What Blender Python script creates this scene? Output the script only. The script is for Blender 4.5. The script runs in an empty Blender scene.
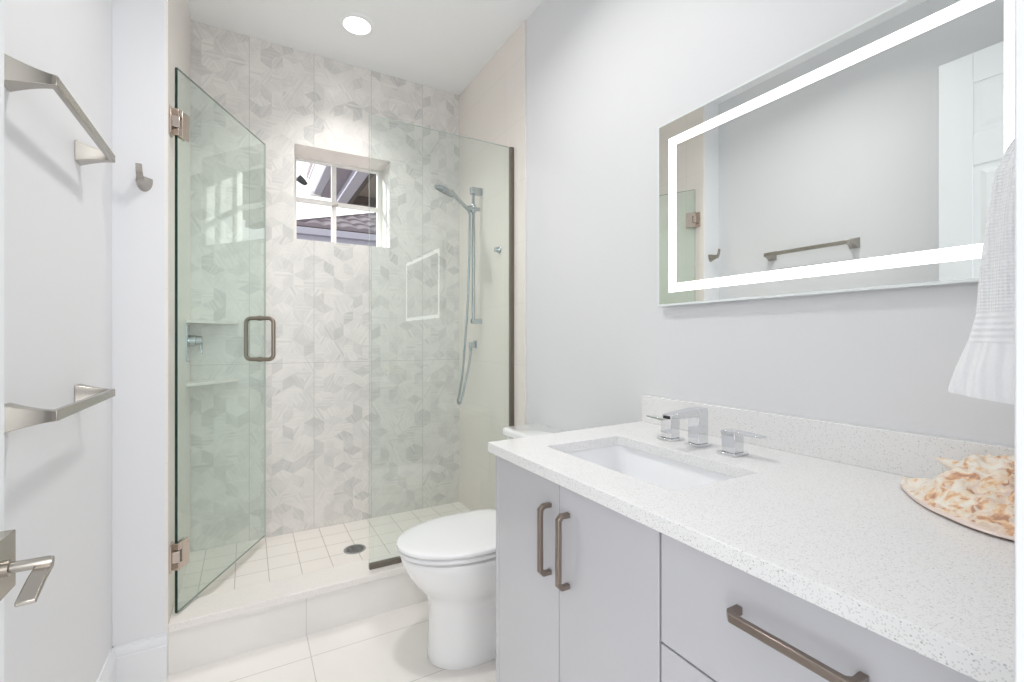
import bpy, bmesh, math, random
from mathutils import Vector, Matrix, noise
random.seed(4)
C = bpy.context.scene.collection
PI = math.pi

# ------------------------------------------------------------------ camera, sky, sun, lamps, exposure
sc = bpy.context.scene
cam_d = bpy.data.cameras.new('camera')
cam = bpy.data.objects.new('camera', cam_d); C.objects.link(cam); sc.camera = cam
CAM_H = 1.18
cam.location = (0, 0, CAM_H)
cam.rotation_euler = (math.radians(90), 0, -math.radians(29.647))
cam_d.sensor_width = 36.0
cam_d.lens = 465.6 / 1024 * 36.0
cam_d.shift_y = -2.0 / 1024
cam_d.clip_start = 0.01

sc.view_settings.view_transform = 'Standard'
sc.view_settings.look = 'None'
sc.view_settings.gamma = 1.0
sc.view_settings.use_curve_mapping = False
sc.view_settings.exposure = 0.14
sc.cycles.use_denoising = True
sc.cycles.max_bounces = 14
sc.cycles.diffuse_bounces = 8
sc.cycles.glossy_bounces = 6
sc.cycles.transparent_max_bounces = 24
sc.cycles.sample_clamp_indirect = 6.0

WORLD_STRENGTH = 1.5
w = bpy.data.worlds.new('sky'); sc.world = w; w.use_nodes = True
bg = w.node_tree.nodes['Background']
bg.inputs[0].default_value = (0.96, 0.98, 1.0, 1)
bg.inputs[1].default_value = WORLD_STRENGTH

def area_light(name, loc, rot, size, power, color=(1, 1, 1), shape='DISK', size_y=None):
    d = bpy.data.lights.new(name, 'AREA'); d.shape = shape; d.size = size
    if size_y: d.size_y = size_y
    d.energy = power; d.color = color
    o = bpy.data.objects.new(name, d); o.location = loc; o.rotation_euler = rot
    C.objects.link(o); return o

sun_d = bpy.data.lights.new('sun', 'SUN'); sun_d.energy = 5.0; sun_d.angle = 0.02
sun = bpy.data.objects.new('sun', sun_d); C.objects.link(sun)
sun.rotation_euler = Vector((1.0, -0.42, -0.34)).to_track_quat('-Z', 'Y').to_euler()      # from the side, grazing the window reveal

CEIL = 2.74
area_light('room_downlight', (0.42, 1.28, CEIL - 0.012), (0, 0, 0), 0.14, 8.0, (1, 0.985, 0.96)).data.spread = math.radians(150)
area_light('shower_downlight', (0.475, 2.39, CEIL - 0.016), (0, 0, 0), 0.13, 3.6, (1, 0.97, 0.94)).data.spread = math.radians(105)
area_light('added_fill_light', (0.1, -2.2, 1.7), (math.radians(90), 0, 0), 2.2, 35, (0.985, 0.99, 1.0), 'RECTANGLE', 2.0)  # unseen soft fill lamp added behind the camera to brighten the room

# ------------------------------------------------------------------ materials
def nt(name):
    m = bpy.data.materials.new(name); m.use_nodes = True
    return m, m.node_tree.nodes, m.node_tree.links, m.node_tree.nodes['Principled BSDF']

def plain(name, col, rough=0.5, metal=0.0, spec=0.5, coat=0.0, bump=None, alpha=None):
    m, N, L, b = nt(name)
    b.inputs['Base Color'].default_value = (*col, 1)
    b.inputs['Roughness'].default_value = rough
    b.inputs['Metallic'].default_value = metal
    b.inputs['Specular IOR Level'].default_value = spec
    b.inputs['Coat Weight'].default_value = coat
    b.inputs['Coat Roughness'].default_value = 0.04
    if bump:
        sc_, st = bump
        tc = N.new('ShaderNodeTexCoord'); n = N.new('ShaderNodeTexNoise'); n.inputs['Scale'].default_value = sc_
        n.inputs['Detail'].default_value = 3
        bp = N.new('ShaderNodeBump'); bp.inputs['Strength'].default_value = st; bp.inputs['Distance'].default_value = 0.002
        L.new(tc.outputs['Object'], n.inputs['Vector']); L.new(n.outputs['Fac'], bp.inputs['Height'])
        L.new(bp.outputs['Normal'], b.inputs['Normal'])
    return m

class NG:
    """small helper to write math node chains"""
    def __init__(s, N, L): s.N = N; s.L = L
    def _in(s, sock, v):
        if isinstance(v, (int, float)): sock.default_value = v
        elif isinstance(v, tuple): sock.default_value = v
        else: s.L.new(v, sock)
    def m(s, op, a, b=0.0, c=0.0):
        n = s.N.new('ShaderNodeMath'); n.operation = op
        s._in(n.inputs[0], a); s._in(n.inputs[1], b); s._in(n.inputs[2], c)
        return n.outputs[0]
    def mix(s, f, a, b):
        n = s.N.new('ShaderNodeMix'); n.data_type = 'RGBA'
        s._in(n.inputs[0], f); s._in(n.inputs[6], a); s._in(n.inputs[7], b)
        return n.outputs[2]
    def xyz(s):
        tc = s.N.new('ShaderNodeTexCoord'); sp = s.N.new('ShaderNodeSeparateXYZ')
        s.L.new(tc.outputs['Object'], sp.inputs[0]); return tc, sp.outputs[0], sp.outputs[1], sp.outputs[2]
    def vec(s, x, y, z):
        n = s.N.new('ShaderNodeCombineXYZ'); s._in(n.inputs[0], x); s._in(n.inputs[1], y); s._in(n.inputs[2], z)
        return n.outputs[0]
    def joint(s, c, origin, pitch, width):
        """1 on a grout line of a coordinate"""
        u = s.m('SUBTRACT', c, origin)
        f = s.m('FLOORED_MODULO', u, pitch)
        d = s.m('MINIMUM', f, s.m('SUBTRACT', pitch, f))
        return s.m('LESS_THAN', d, width / 2)

def cube_tile():
    """12 x 24 porcelain with a soft grey tumbling-block print, 3 blocks to a tile"""
    m, N, L, b = nt('cube_print_tile'); g = NG(N, L)
    tc, X, Y, Z = g.xyz()
    W = 0.103; H = W * math.sqrt(3)
    px = g.m('SUBTRACT', X, 0.0103 + 0.0); pz = g.m('SUBTRACT', Z, 1.051)
    ax = g.m('SUBTRACT', g.m('FLOORED_MODULO', px, W), W / 2)
    az = g.m('SUBTRACT', g.m('FLOORED_MODULO', pz, H), H / 2)
    bx = g.m('SUBTRACT', g.m('FLOORED_MODULO', g.m('SUBTRACT', px, W / 2), W), W / 2)
    bz = g.m('SUBTRACT', g.m('FLOORED_MODULO', g.m('SUBTRACT', pz, H / 2), H), H / 2)
    la = g.m('ADD', g.m('MULTIPLY', ax, ax), g.m('MULTIPLY', az, az))
    lb = g.m('ADD', g.m('MULTIPLY', bx, bx), g.m('MULTIPLY', bz, bz))
    sel = g.m('LESS_THAN', la, lb)
    isel = g.m('SUBTRACT', 1.0, sel)
    gx = g.m('ADD', g.m('MULTIPLY', ax, sel), g.m('MULTIPLY', bx, isel))
    gz = g.m('ADD', g.m('MULTIPLY', az, sel), g.m('MULTIPLY', bz, isel))
    ix = g.m('ROUND', g.m('MULTIPLY', g.m('SUBTRACT', px, gx), 2 / W))
    iz = g.m('ROUND', g.m('MULTIPLY', g.m('SUBTRACT', pz, gz), 2 / H))
    ang = g.m('ARCTAN2', gz, gx)
    sec = g.m('FLOOR', g.m('DIVIDE', g.m('FLOORED_MODULO', g.m('SUBTRACT', ang, PI / 6), 2 * PI), 2 * PI / 3))
    wn = N.new('ShaderNodeTexWhiteNoise'); wn.noise_dimensions = '3D'
    L.new(g.vec(ix, iz, sec), wn.inputs['Vector'])
    sp = N.new('ShaderNodeSeparateColor'); L.new(wn.outputs['Color'], sp.inputs[0])
    r1, r2, r3 = sp.outputs[0], sp.outputs[1], sp.outputs[2]
    tone = g.m('POWER', r1, 2.2)
    a2 = g.m('MULTIPLY', g.m('FLOOR', g.m('MULTIPLY', r2, 3.0)), PI / 3)
    a2 = g.m('ADD', a2, PI / 6)
    q = g.m('ADD', g.m('MULTIPLY', gx, g.m('COSINE', a2)), g.m('MULTIPLY', gz, g.m('SINE', a2)))
    n1 = N.new('ShaderNodeTexNoise'); n1.noise_dimensions = '1D'; n1.inputs['Scale'].default_value = 1.0
    n1.inputs['Detail'].default_value = 1.5
    L.new(g.m('ADD', g.m('MULTIPLY', q, 75.0), g.m('MULTIPLY', r3, 90.0)), n1.inputs['W'])
    stripe = g.m('MULTIPLY', g.m('SUBTRACT', n1.outputs['Fac'], 0.5), g.m('MULTIPLY', g.m('ADD', r3, 0.15), 0.95))
    big = N.new('ShaderNodeTexNoise'); big.inputs['Scale'].default_value = 14.0; big.inputs['Detail'].default_value = 4
    L.new(tc.outputs['Object'], big.inputs['Vector'])
    v = g.m('ADD', g.m('MULTIPLY', tone, 0.55), g.m('ADD', 0.08, stripe))
    v = g.m('ADD', v, g.m('MULTIPLY', g.m('SUBTRACT', big.outputs['Fac'], 0.5), 0.7))
    v = g.m('MINIMUM', g.m('MAXIMUM', v, 0.0), 1.0)
    col = g.mix(v, (0.80, 0.775, 0.75, 1), (0.53, 0.525, 0.515, 1))
    j = g.m('MAXIMUM', g.joint(X, 0.0103, 0.309, 0.0022), g.joint(Z, 1.051, 1.9, 0.0022))
    col = g.mix(j, col, (0.52, 0.50, 0.48, 1))
    L.new(col, b.inputs['Base Color'])
    b.inputs['Roughness'].default_value = 0.26
    return m

def grid_tile(name, col, grout, ox, px, oy, py, wdt, rough=0.3, axes='XY', vein=0.06, vs=3.0):
    m, N, L, b = nt(name); g = NG(N, L)
    tc, X, Y, Z = g.xyz()
    A = {'X': X, 'Y': Y, 'Z': Z}
    u, v = A[axes[0]], A[axes[1]]
    nz = N.new('ShaderNodeTexNoise'); nz.inputs['Scale'].default_value = vs; nz.inputs['Detail'].default_value = 6
    nz.inputs['Distortion'].default_value = 1.2
    L.new(tc.outputs['Object'], nz.inputs['Vector'])
    dark = tuple(c * (1 - vein * 2.2) for c in col)
    k = g.m('POWER', nz.outputs['Fac'], 1.6)
    c0 = g.mix(k, (*col, 1), (*dark, 1))
    ju = g.joint(u, ox, px, wdt) if px else 0.0
    jv = g.joint(v, oy, py, wdt) if py else 0.0
    j = g.m('MAXIMUM', ju, jv)
    L.new(g.mix(j, c0, (*grout, 1)), b.inputs['Base Color'])
    b.inputs['Roughness'].default_value = rough
    bp = N.new('ShaderNodeBump'); bp.inputs['Strength'].default_value = 0.4; bp.inputs['Distance'].default_value = 0.001
    L.new(g.m('SUBTRACT', 1.0, j), bp.inputs['Height']); L.new(bp.outputs['Normal'], b.inputs['Normal'])
    return m

def quartz(name, base, fleck, dens=0.5, rough=0.12):
    m, N, L, b = nt(name); g = NG(N, L)
    tc = N.new('ShaderNodeTexCoord')
    col = (*base, 1)
    for scale, th, fc, am in ((230, 0.30, fleck, 0.6), (430, 0.40, tuple(c * 0.9 for c in fleck), 0.55), (700, 0.4, fleck, 0.5), (150, 0.16, (0.45, 0.43, 0.42), 0.8)):
        vo = N.new('ShaderNodeTexVoronoi'); vo.inputs['Scale'].default_value = scale
        L.new(tc.outputs['Object'], vo.inputs['Vector'])
        sp = N.new('ShaderNodeSeparateColor'); L.new(vo.outputs['Color'], sp.inputs[0])
        hit = g.m('MULTIPLY', g.m('LESS_THAN', vo.outputs['Distance'], th), g.m('LESS_THAN', sp.outputs[0], dens * 0.3))
        col = g.mix(g.m('MULTIPLY', hit, am), col, (*fc, 1))
    L.new(col, b.inputs['Base Color'])
    b.inputs['Roughness'].default_value = rough
    return m

def glass_face(name, tint, refl=2.0):
    """clear sheet glass: straight-through tinted transmission plus a surface reflection"""
    m = bpy.data.materials.new(name); m.use_nodes = True
    N, L = m.node_tree.nodes, m.node_tree.links; N.clear(); g = NG(N, L)
    geo = N.new('ShaderNodeNewGeometry')
    dp = N.new('ShaderNodeVectorMath'); dp.operation = 'DOT_PRODUCT'
    L.new(geo.outputs['Incoming'], dp.inputs[0]); L.new(geo.outputs['Normal'], dp.inputs[1])
    c = g.m('ABSOLUTE', dp.outputs['Value'])
    sch = g.m('ADD', 0.04, g.m('MULTIPLY', 0.96, g.m('POWER', g.m('SUBTRACT', 1.0, c), 5.0)))
    F = g.m('MINIMUM', g.m('MULTIPLY', sch, refl), 0.95)
    F = g.m('MULTIPLY', F, g.m('SUBTRACT', 1.0, geo.outputs['Backfacing']))
    # path length inside the sheet grows towards grazing angles
    cin = g.m('SQRT', g.m('SUBTRACT', 1.0, g.m('MULTIPLY', 0.433, g.m('SUBTRACT', 1.0, g.m('MULTIPLY', c, c)))))
    e = g.m('DIVIDE', 0.5, cin)
    rgb = N.new('ShaderNodeCombineColor')
    for i in range(3): L.new(g.m('POWER', tint[i], e), rgb.inputs[i])
    tr = N.new('ShaderNodeBsdfTransparent'); L.new(rgb.outputs[0], tr.inputs['Color'])
    gl = N.new('ShaderNodeBsdfGlossy'); gl.inputs['Roughness'].default_value = 0.0
    gl.inputs['Color'].default_value = (0.95, 1, 0.97, 1)
    mx = N.new('ShaderNodeMixShader'); L.new(F, mx.inputs[0]); L.new(tr.outputs[0], mx.inputs[1]); L.new(gl.outputs[0], mx.inputs[2])
    out = N.new('ShaderNodeOutputMaterial'); L.new(mx.outputs[0], out.inputs[0])
    return m

def emit(name, col, s):
    m = bpy.data.materials.new(name); m.use_nodes = True
    N, L = m.node_tree.nodes, m.node_tree.links; N.clear()
    e = N.new('ShaderNodeEmission'); e.inputs[0].default_value = (*col, 1); e.inputs[1].default_value = s
    out = N.new('ShaderNodeOutputMaterial'); L.new(e.outputs[0], out.inputs[0]); return m

def towel_mat(name, mode):
    m, N, L, b = nt(name); g = NG(N, L)
    tc, X, Y, Z = g.xyz()
    b.inputs['Base Color'].default_value = (0.93, 0.935, 0.95, 1)
    b.inputs['Roughness'].default_value = 0.95
    b.inputs['Sheen Weight'].default_value = 0.3
    bp = N.new('ShaderNodeBump'); bp.inputs['Strength'].default_value = 0.5; bp.inputs['Distance'].default_value = 0.0016
    q = g.m('ADD', X, Y)
    if mode == 'waffle':
        a = g.m('SINE', g.m('MULTIPLY', g.m('ADD', q, Z), 2 * PI / 0.0075))
        c = g.m('SINE', g.m('MULTIPLY', g.m('SUBTRACT', q, Z), 2 * PI / 0.0075))
        hgt = g.m('MULTIPLY', a, c)
    elif mode == 'band':
        hgt = g.m('SINE', g.m('MULTIPLY', Z, 2 * PI / 0.007))
    else:
        hgt = g.m('SINE', g.m('MULTIPLY', q, 2 * PI / 0.011))
    nz = N.new('ShaderNodeTexNoise'); nz.inputs['Scale'].default_value = 400; L.new(tc.outputs['Object'], nz.inputs['Vector'])
    L.new(g.m('ADD', hgt, g.m('MULTIPLY', nz.outputs['Fac'], 0.8)), bp.inputs['Height'])
    L.new(bp.outputs['Normal'], b.inputs['Normal'])
    return m

def shell_mat():
    m, N, L, b = nt('conch_shell'); g = NG(N, L)
    tc = N.new('ShaderNodeTexCoord')
    n1 = N.new('ShaderNodeTexNoise'); n1.inputs['Scale'].default_value = 38; n1.inputs['Detail'].default_value = 6; n1.inputs['Distortion'].default_value = 1.5
    n2 = N.new('ShaderNodeTexNoise'); n2.inputs['Scale'].default_value = 60; n2.inputs['Detail'].default_value = 5
    L.new(tc.outputs['Object'], n1.inputs['Vector']); L.new(tc.outputs['Object'], n2.inputs['Vector'])
    spx = N.new('ShaderNodeSeparateXYZ'); L.new(tc.outputs['Object'], spx.inputs[0])
    gr = g.m('MULTIPLY', g.m('SUBTRACT', g.m('SUBTRACT', 1.31, spx.outputs[0]), spx.outputs[1]), 0.75)
    r = N.new('ShaderNodeValToRGB'); L.new(g.m('ADD', n1.outputs['Fac'], g.m('MAXIMUM', g.m('MINIMUM', gr, 0.12), -0.08)), r.inputs[0])
    cr = r.color_ramp; cr.elements[0].position = 0.36; cr.elements[0].color = (0.88, 0.82, 0.74, 1)
    cr.elements[1].position = 0.68; cr.elements[1].color = (0.50, 0.26, 0.16, 1)
    for p, c in ((0.46, (0.86, 0.74, 0.60, 1)), (0.53, (0.84, 0.58, 0.34, 1)), (0.60, (0.70, 0.40, 0.24, 1))):
        e = cr.elements.new(p); e.color = c
    k = g.m('GREATER_THAN', n2.outputs['Fac'], 0.50)
    col = g.mix(g.m('MULTIPLY', k, 0.55), r.outputs[0], (0.90, 0.84, 0.76, 1))
    L.new(col, b.inputs['Base Color'])
    b.inputs['Roughness'].default_value = 0.42
    bp = N.new('ShaderNodeBump'); bp.inputs['Strength'].default_value = 0.7; bp.inputs['Distance'].default_value = 0.004
    L.new(n2.outputs['Fac'], bp.inputs['Height']); L.new(bp.outputs['Normal'], b.inputs['Normal'])
    return m

M = dict(
    paint=plain('wall_paint', (0.77, 0.773, 0.792), 0.55, bump=(350, 0.08)),
    ceil=plain('ceiling_paint', (0.93, 0.94, 0.95), 0.8),
    trim=plain('white_trim_paint', (0.79, 0.80, 0.82), 0.3),
    door=plain('white_door_paint', (0.84, 0.86, 0.88), 0.3),
    back=cube_tile(),
    side=grid_tile('cream_wall_tile', (0.87, 0.815, 0.77), (0.74, 0.70, 0.65), 2.755, 0.61, 1.051, 0.305, 0.0018, 0.25, 'YZ', 0.03),
    floor=grid_tile('floor_tile', (0.90, 0.865, 0.83), (0.60, 0.565, 0.53), 0.207, 0.61, 1.872, 0.307, 0.0028, 0.16, 'XY', 0.05),
    sfloor=grid_tile('shower_floor_tile', (0.90, 0.85, 0.815), (0.50, 0.46, 0.42), 0.084, 0.1295, 2.755, 0.1295, 0.0032, 0.3, 'XY', 0.03),
    riser=grid_tile('curb_riser_tile', (0.86, 0.84, 0.815), (0.62, 0.60, 0.57), 0.205, 0.61, 0, 0, 0.0024, 0.3, 'XZ', 0.06),
    curb=quartz('curb_quartz', (0.84, 0.805, 0.775), (0.62, 0.59, 0.56), 0.5, 0.25),
    quartz=quartz('counter_quartz', (0.86, 0.855, 0.855), (0.62, 0.605, 0.595), 0.95, 0.14),
    lacq=plain('grey_lacquer', (0.57, 0.568, 0.60), 0.12, coat=0.5),
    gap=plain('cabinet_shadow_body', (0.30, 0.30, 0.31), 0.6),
    nickel=plain('satin_nickel', (0.44, 0.41, 0.37), 0.24, 1.0),
    pull=plain('brushed_bronze_nickel', (0.30, 0.25, 0.215), 0.3, 1.0),
    hinge=plain('hinge_nickel', (0.62, 0.54, 0.48), 0.25, 1.0),
    chrome=plain('chrome', (0.78, 0.79, 0.81), 0.05, 1.0),
    chromed=plain('shower_chrome', (0.48, 0.52, 0.55), 0.14, 1.0),
    channel=plain('channel_nickel', (0.22, 0.195, 0.17), 0.4, 1.0),
    black=plain('black_plastic', (0.02, 0.02, 0.02), 0.4),
    rubber=plain('grey_nozzle_face', (0.20, 0.22, 0.23), 0.5),
    china=plain('white_porcelain', (0.88, 0.88, 0.885), 0.08, coat=0.4),
    seat=plain('white_seat_plastic', (0.88, 0.88, 0.89), 0.15),
    basin=plain('basin_porcelain', (0.93, 0.935, 0.95), 0.1, coat=0.3),
    mirror=plain('mirror_silver', (0.86, 0.885, 0.87), 0.0, 1.0),
    bevel=plain('mirror_polished_edge', (0.84, 0.88, 0.88), 0.25),
    mbody=plain('mirror_housing', (0.60, 0.61, 0.61), 0.4),
    led=emit('led_strip_light', (1, 1, 1), 3.2),
    lens=emit('downlight_lens', (1, 0.985, 0.95), 6.0),
    gdoor=glass_face('door_glass', (0.88, 0.952, 0.925)),
    gfix=glass_face('fixed_glass', (0.90, 0.95, 0.928)),
    gwin=glass_face('window_glass', (0.98, 0.99, 0.985), 1.0),
    gedge=plain('dark_glass_edge', (0.01, 0.03, 0.025), 0.1),
    gedge2=plain('pale_glass_edge', (0.50, 0.56, 0.52), 0.15),
    gedge3=plain('grey_glass_edge', (0.16, 0.20, 0.18), 0.15),
    vinyl=plain('white_vinyl', (0.82, 0.80, 0.78), 0.4),
    reveal=plain('window_reveal_tile', (0.86, 0.80, 0.78), 0.35),
    grate=plain('drain_grate_metal', (0.10, 0.10, 0.10), 0.4, 0.6),
    drim=plain('drain_rim_metal', (0.42, 0.42, 0.42), 0.3, 0.9),
    towel=towel_mat('towel_waffle', 'waffle'), tband=towel_mat('towel_band', 'band'), them=towel_mat('towel_hem', 'hem'),
    shell=shell_mat(),
    lip=plain('shell_lip_pink', (0.86, 0.72, 0.66), 0.25),
    fascia=plain('fascia_paint', (0.40, 0.385, 0.46), 0.5),
    fascia2=plain('fascia_grey', (0.24, 0.20, 0.25), 0.5),
    soffit=plain('brown_soffit', (0.22, 0.17, 0.14), 0.7),
    beam=plain('dark_brown_beam', (0.045, 0.025, 0.02), 0.6),
    clay=plain('mauve_roof_tile', (0.20, 0.165, 0.185), 0.7, bump=(30, 0.5)),
    stucco=plain('stucco', (0.70, 0.64, 0.58), 0.8),
    lawn=plain('paver_ground', (0.20, 0.19, 0.185), 0.9),
    white=plain('sink_drain_white', (0.8, 0.8, 0.8), 0.2),
)

# ------------------------------------------------------------------ mesh helpers
def link(name, me, parent=None):
    o = bpy.data.objects.new(name, me); C.objects.link(o)
    if parent is not None: o.parent = parent
    return o

def finish(name, bm, mat, parent=None, smooth=False, bevel=0.0, seg=2, sub=0, loc=(0, 0, 0), autos=None):
    bmesh.ops.recalc_face_normals(bm, faces=bm.faces[:])
    me = bpy.data.meshes.new(name); bm.to_mesh(me); bm.free()
    mats = mat if isinstance(mat, (list, tuple)) else [mat]
    for mm in mats: me.materials.append(mm)
    if smooth or bevel or autos:
        for p in me.polygons: p.use_smooth = True
        if autos is not None or (bevel and not smooth):
            me.set_sharp_from_angle(angle=math.radians(autos or 35))
    o = link(name, me, parent); o.location = loc
    if bevel:
        b = o.modifiers.new('bevel', 'BEVEL'); b.width = bevel; b.segments = seg; b.limit_method = 'ANGLE'; b.angle_limit = math.radians(35)
        b.harden_normals = False
    if sub:
        s = o.modifiers.new('subd', 'SUBSURF'); s.levels = sub; s.render_levels = sub
    return o

def box_bm(bm, x0, x1, y0, y1, z0, z1, mi=0):
    vs = [bm.verts.new(p) for p in ((x0, y0, z0), (x1, y0, z0), (x1, y1, z0), (x0, y1, z0), (x0, y0, z1), (x1, y0, z1), (x1, y1, z1), (x0, y1, z1))]
    for f in ((0, 3, 2, 1), (4, 5, 6, 7), (0, 1, 5, 4), (1, 2, 6, 5), (2, 3, 7, 6), (3, 0, 4, 7)):
        bm.faces.new([vs[i] for i in f]).material_index = mi
    return vs

def box(name, x0, x1, y0, y1, z0, z1, mat, parent=None, bevel=0.0, seg=2):
    bm = bmesh.new(); box_bm(bm, x0, x1, y0, y1, z0, z1)
    return finish(name, bm, mat, parent, bevel=bevel, seg=seg)

def prism(name, pts, axis, a, b, mat, parent=None, bevel=0.0, smooth=False):
    """extrude a closed 2-D outline along an axis ('X','Y','Z') from a to b"""
    bm = bmesh.new()
    def P(u, v, t): return {'X': (t, u, v), 'Y': (u, t, v), 'Z': (u, v, t)}[axis]
    A = [bm.verts.new(P(u, v, a)) for u, v in pts]; B = [bm.verts.new(P(u, v, b)) for u, v in pts]
    n = len(pts); bm.faces.new(A); bm.faces.new(B[::-1])
    for i in range(n): bm.faces.new((A[i], B[i], B[(i + 1) % n], A[(i + 1) % n]))
    return finish(name, bm, mat, parent, bevel=bevel, smooth=False)

def rings(bm, rs, cap=True, closed=False, mi=0):
    R = [[bm.verts.new(p) for p in r] for r in rs]
    n = len(R[0])
    for k in range(len(R) - 1 + (1 if closed else 0)):
        a, b = R[k], R[(k + 1) % len(R)]
        for i in range(n): bm.faces.new((a[i], a[(i + 1) % n], b[(i + 1) % n], b[i])).material_index = mi
    if cap and not closed:
        bm.faces.new(R[0][::-1]).material_index = mi; bm.faces.new(R[-1]).material_index = mi
    return R

def lathe(name, prof, loc, mat, parent=None, axis='Z', n=40, autos=35):
    """prof: list of (radius, height)"""
    bm = bmesh.new(); rs = []
    for r, h in prof:
        r = max(r, 1e-5); ring = []
        for i in range(n):
            t = 2 * PI * i / n; u, v = r * math.cos(t), r * math.sin(t)
            p = {'Z': (u, v, h), 'Y': (u, h, v), 'X': (h, u, v)}[axis]
            ring.append((p[0] + loc[0], p[1] + loc[1], p[2] + loc[2]))
        rs.append(ring)
    rings(bm, rs)
    return finish(name, bm, mat, parent, autos=autos)

def frames(pts, closed=False):
    pts = [Vector(p) for p in pts]; T = []; n = len(pts)
    for i in range(n):
        a = pts[i - 1] if (i > 0 or closed) else pts[i]; b = pts[(i + 1) % n] if (i < n - 1 or closed) else pts[i]
        T.append((b - a).normalized())
    up = Vector((0, 0, 1)) if abs(T[0].z) < 0.9 else Vector((0, 1, 0))
    nrm = (up - T[0] * up.dot(T[0])).normalized(); out = []
    for t in T:
        nrm = (nrm - t * nrm.dot(t)).normalized(); out.append((t, nrm, t.cross(nrm)))
    return pts, out

def tube(name, pts, r, mat, parent=None, n=16, closed=False, bm=None, mi=0):
    own = bm is None
    if own: bm = bmesh.new()
    P, F = frames(pts, closed); rs = []
    for k, (p, (t, u, v)) in enumerate(zip(P, F)):
        rr = r[k] if isinstance(r, (list, tuple)) else r
        rs.append([p + (u * math.cos(2 * PI * i / n) + v * math.sin(2 * PI * i / n)) * rr for i in range(n)])
    rings(bm, rs, closed=closed, mi=mi)
    return finish(name, bm, mat, parent, autos=50) if own else None

def sweep_rect(name, pts, sizes, mat, parent=None, up=(0, 0, 1), bevel=0.0015):
    """rectangular bar along a polyline; sizes = (across, along up) per point, mitred"""
    bm = bmesh.new(); P, _ = frames(pts); U = Vector(up); rs = []
    n = len(P)
    for k in range(n):
        d1 = (P[k] - P[k - 1]).normalized() if k else (P[1] - P[0]).normalized()
        d2 = (P[k + 1] - P[k]).normalized() if k < n - 1 else d1
        t = (d1 + d2).normalized()
        side = t.cross(U).normalized(); upv = side.cross(t).normalized()
        c = max(0.5, t.dot(d1))
        w_, h_ = sizes[k] if isinstance(sizes, list) else sizes
        sx = side * (w_ / 2 / c); uz = upv * (h_ / 2)
        rs.append([P[k] + sx + uz, P[k] - sx + uz, P[k] - sx - uz, P[k] + sx - uz])
    rings(bm, rs)
    return finish(name, bm, mat, parent, bevel=bevel)

def arc(c, r, a0, a1, n, plane='XZ'):
    out = []
    for i in range(n + 1):
        a = math.radians(a0 + (a1 - a0) * i / n); u, v = r * math.cos(a), r * math.sin(a)
        out.append({'XZ': (c[0] + u, c[1], c[2] + v), 'YZ': (c[0], c[1] + u, c[2] + v), 'XY': (c[0] + u, c[1] + v, c[2])}[plane])
    return out

def shift(o, loc, rz=0.0):
    o.location = loc; o.rotation_euler = (0, 0, rz); return o

def thing(name, label, cat, loc=(0, 0, 0), rz=0.0, group=None):
    o = bpy.data.objects.new(name, None); o.empty_display_size = 0.05; C.objects.link(o)
    o.location = loc; o.rotation_euler = (0, 0, rz)
    o['label'] = label; o['category'] = cat
    if group: o['group'] = group
    return o

def tag(o, label, cat, group=None):
    o['label'] = label; o['category'] = cat
    if group: o['group'] = group
    return o

def struct(o, label=None):
    o['kind'] = 'structure'
    if label: o['label'] = label
    return o

def dup(root, loc, label, group=None):
    r = root.copy(); C.objects.link(r); r.location = loc; r['label'] = label
    if group: r['group'] = group
    for ch in list(root.children):
        c = ch.copy(); C.objects.link(c); c.parent = r
        for g_ in list(ch.children):
            d = g_.copy(); C.objects.link(d); d.parent = c
    return r

# ------------------------------------------------------------------ room shell
XL, XSL = -0.391, -0.24          # left room wall, left shower wall
XR, XT = 1.188, 1.180            # right room wall, right shower tile face
YR, YB = 2.006, 2.755            # return wall face, shower back wall
YE = 0.085                       # inner face of the entry wall
struct(box('floor', -0.55, 1.35, -0.9, 2.10, -0.08, 0.0, M['floor']), 'polished off-white large-format floor tiles')
bm = bmesh.new(); box_bm(bm, -0.55, 1.35, -0.03, 3.0, CEIL, CEIL + 0.1)
struct(finish('ceiling', bm, M['ceil']), 'flat white painted ceiling')
struct(box('wall_left', XL - 0.12, XL, -0.03, 3.0, 0.0, CEIL, M['paint']), 'pale grey painted wall with two towel bars')
struct(box('wall_return', XL, XSL - 0.008, YR, 3.0, 0.0, CEIL, M['paint'], bevel=0.0015), 'narrow pale grey wall end beside the shower opening')
struct(box('wall_shower_left', XSL - 0.008, XSL, YR + 0.002, YB, 0.0, CEIL, M['side']), 'cream tiled shower side wall behind the hinges')
struct(box('wall_right', XR, XR + 0.12, -0.03, 3.0, 0.0, CEIL, M['paint']), 'pale grey painted wall behind the vanity')
struct(box('wall_shower_right', XT, XR, 1.945, YB, 0.0, CEIL, M['side'], bevel=0.001), 'cream tiled shower wall with the hand shower')

# shower back wall with window opening
WX0, WX1, WZ0, WZ1 = 0.222, 0.738, 1.720, 2.232
bm = bmesh.new()
yb2 = YB + 0.235
for (a, b_, c, d) in ((XL, WX0, 0, CEIL), (WX1, XR, 0, CEIL), (WX0, WX1, 0, WZ0), (WX0, WX1, WZ1, CEIL)):
    box_bm(bm, a, b_, YB, yb2, c, d, 0)
bm.faces.ensure_lookup_table()
for f in bm.faces:
    c = f.calc_center_median()
    if YB + 0.01 < c.y < yb2 - 0.01 and WX0 - .01 < c.x < WX1 + .01 and WZ0 - .01 < c.z < WZ1 + .01: f.material_index = 1
    elif c.y > yb2 - 0.001: f.material_index = 2
struct(finish('wall_back', bm, [M['back'], M['reveal'], M['stucco']]), 'shower back wall tiled in a soft grey tumbling-block print')

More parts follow.
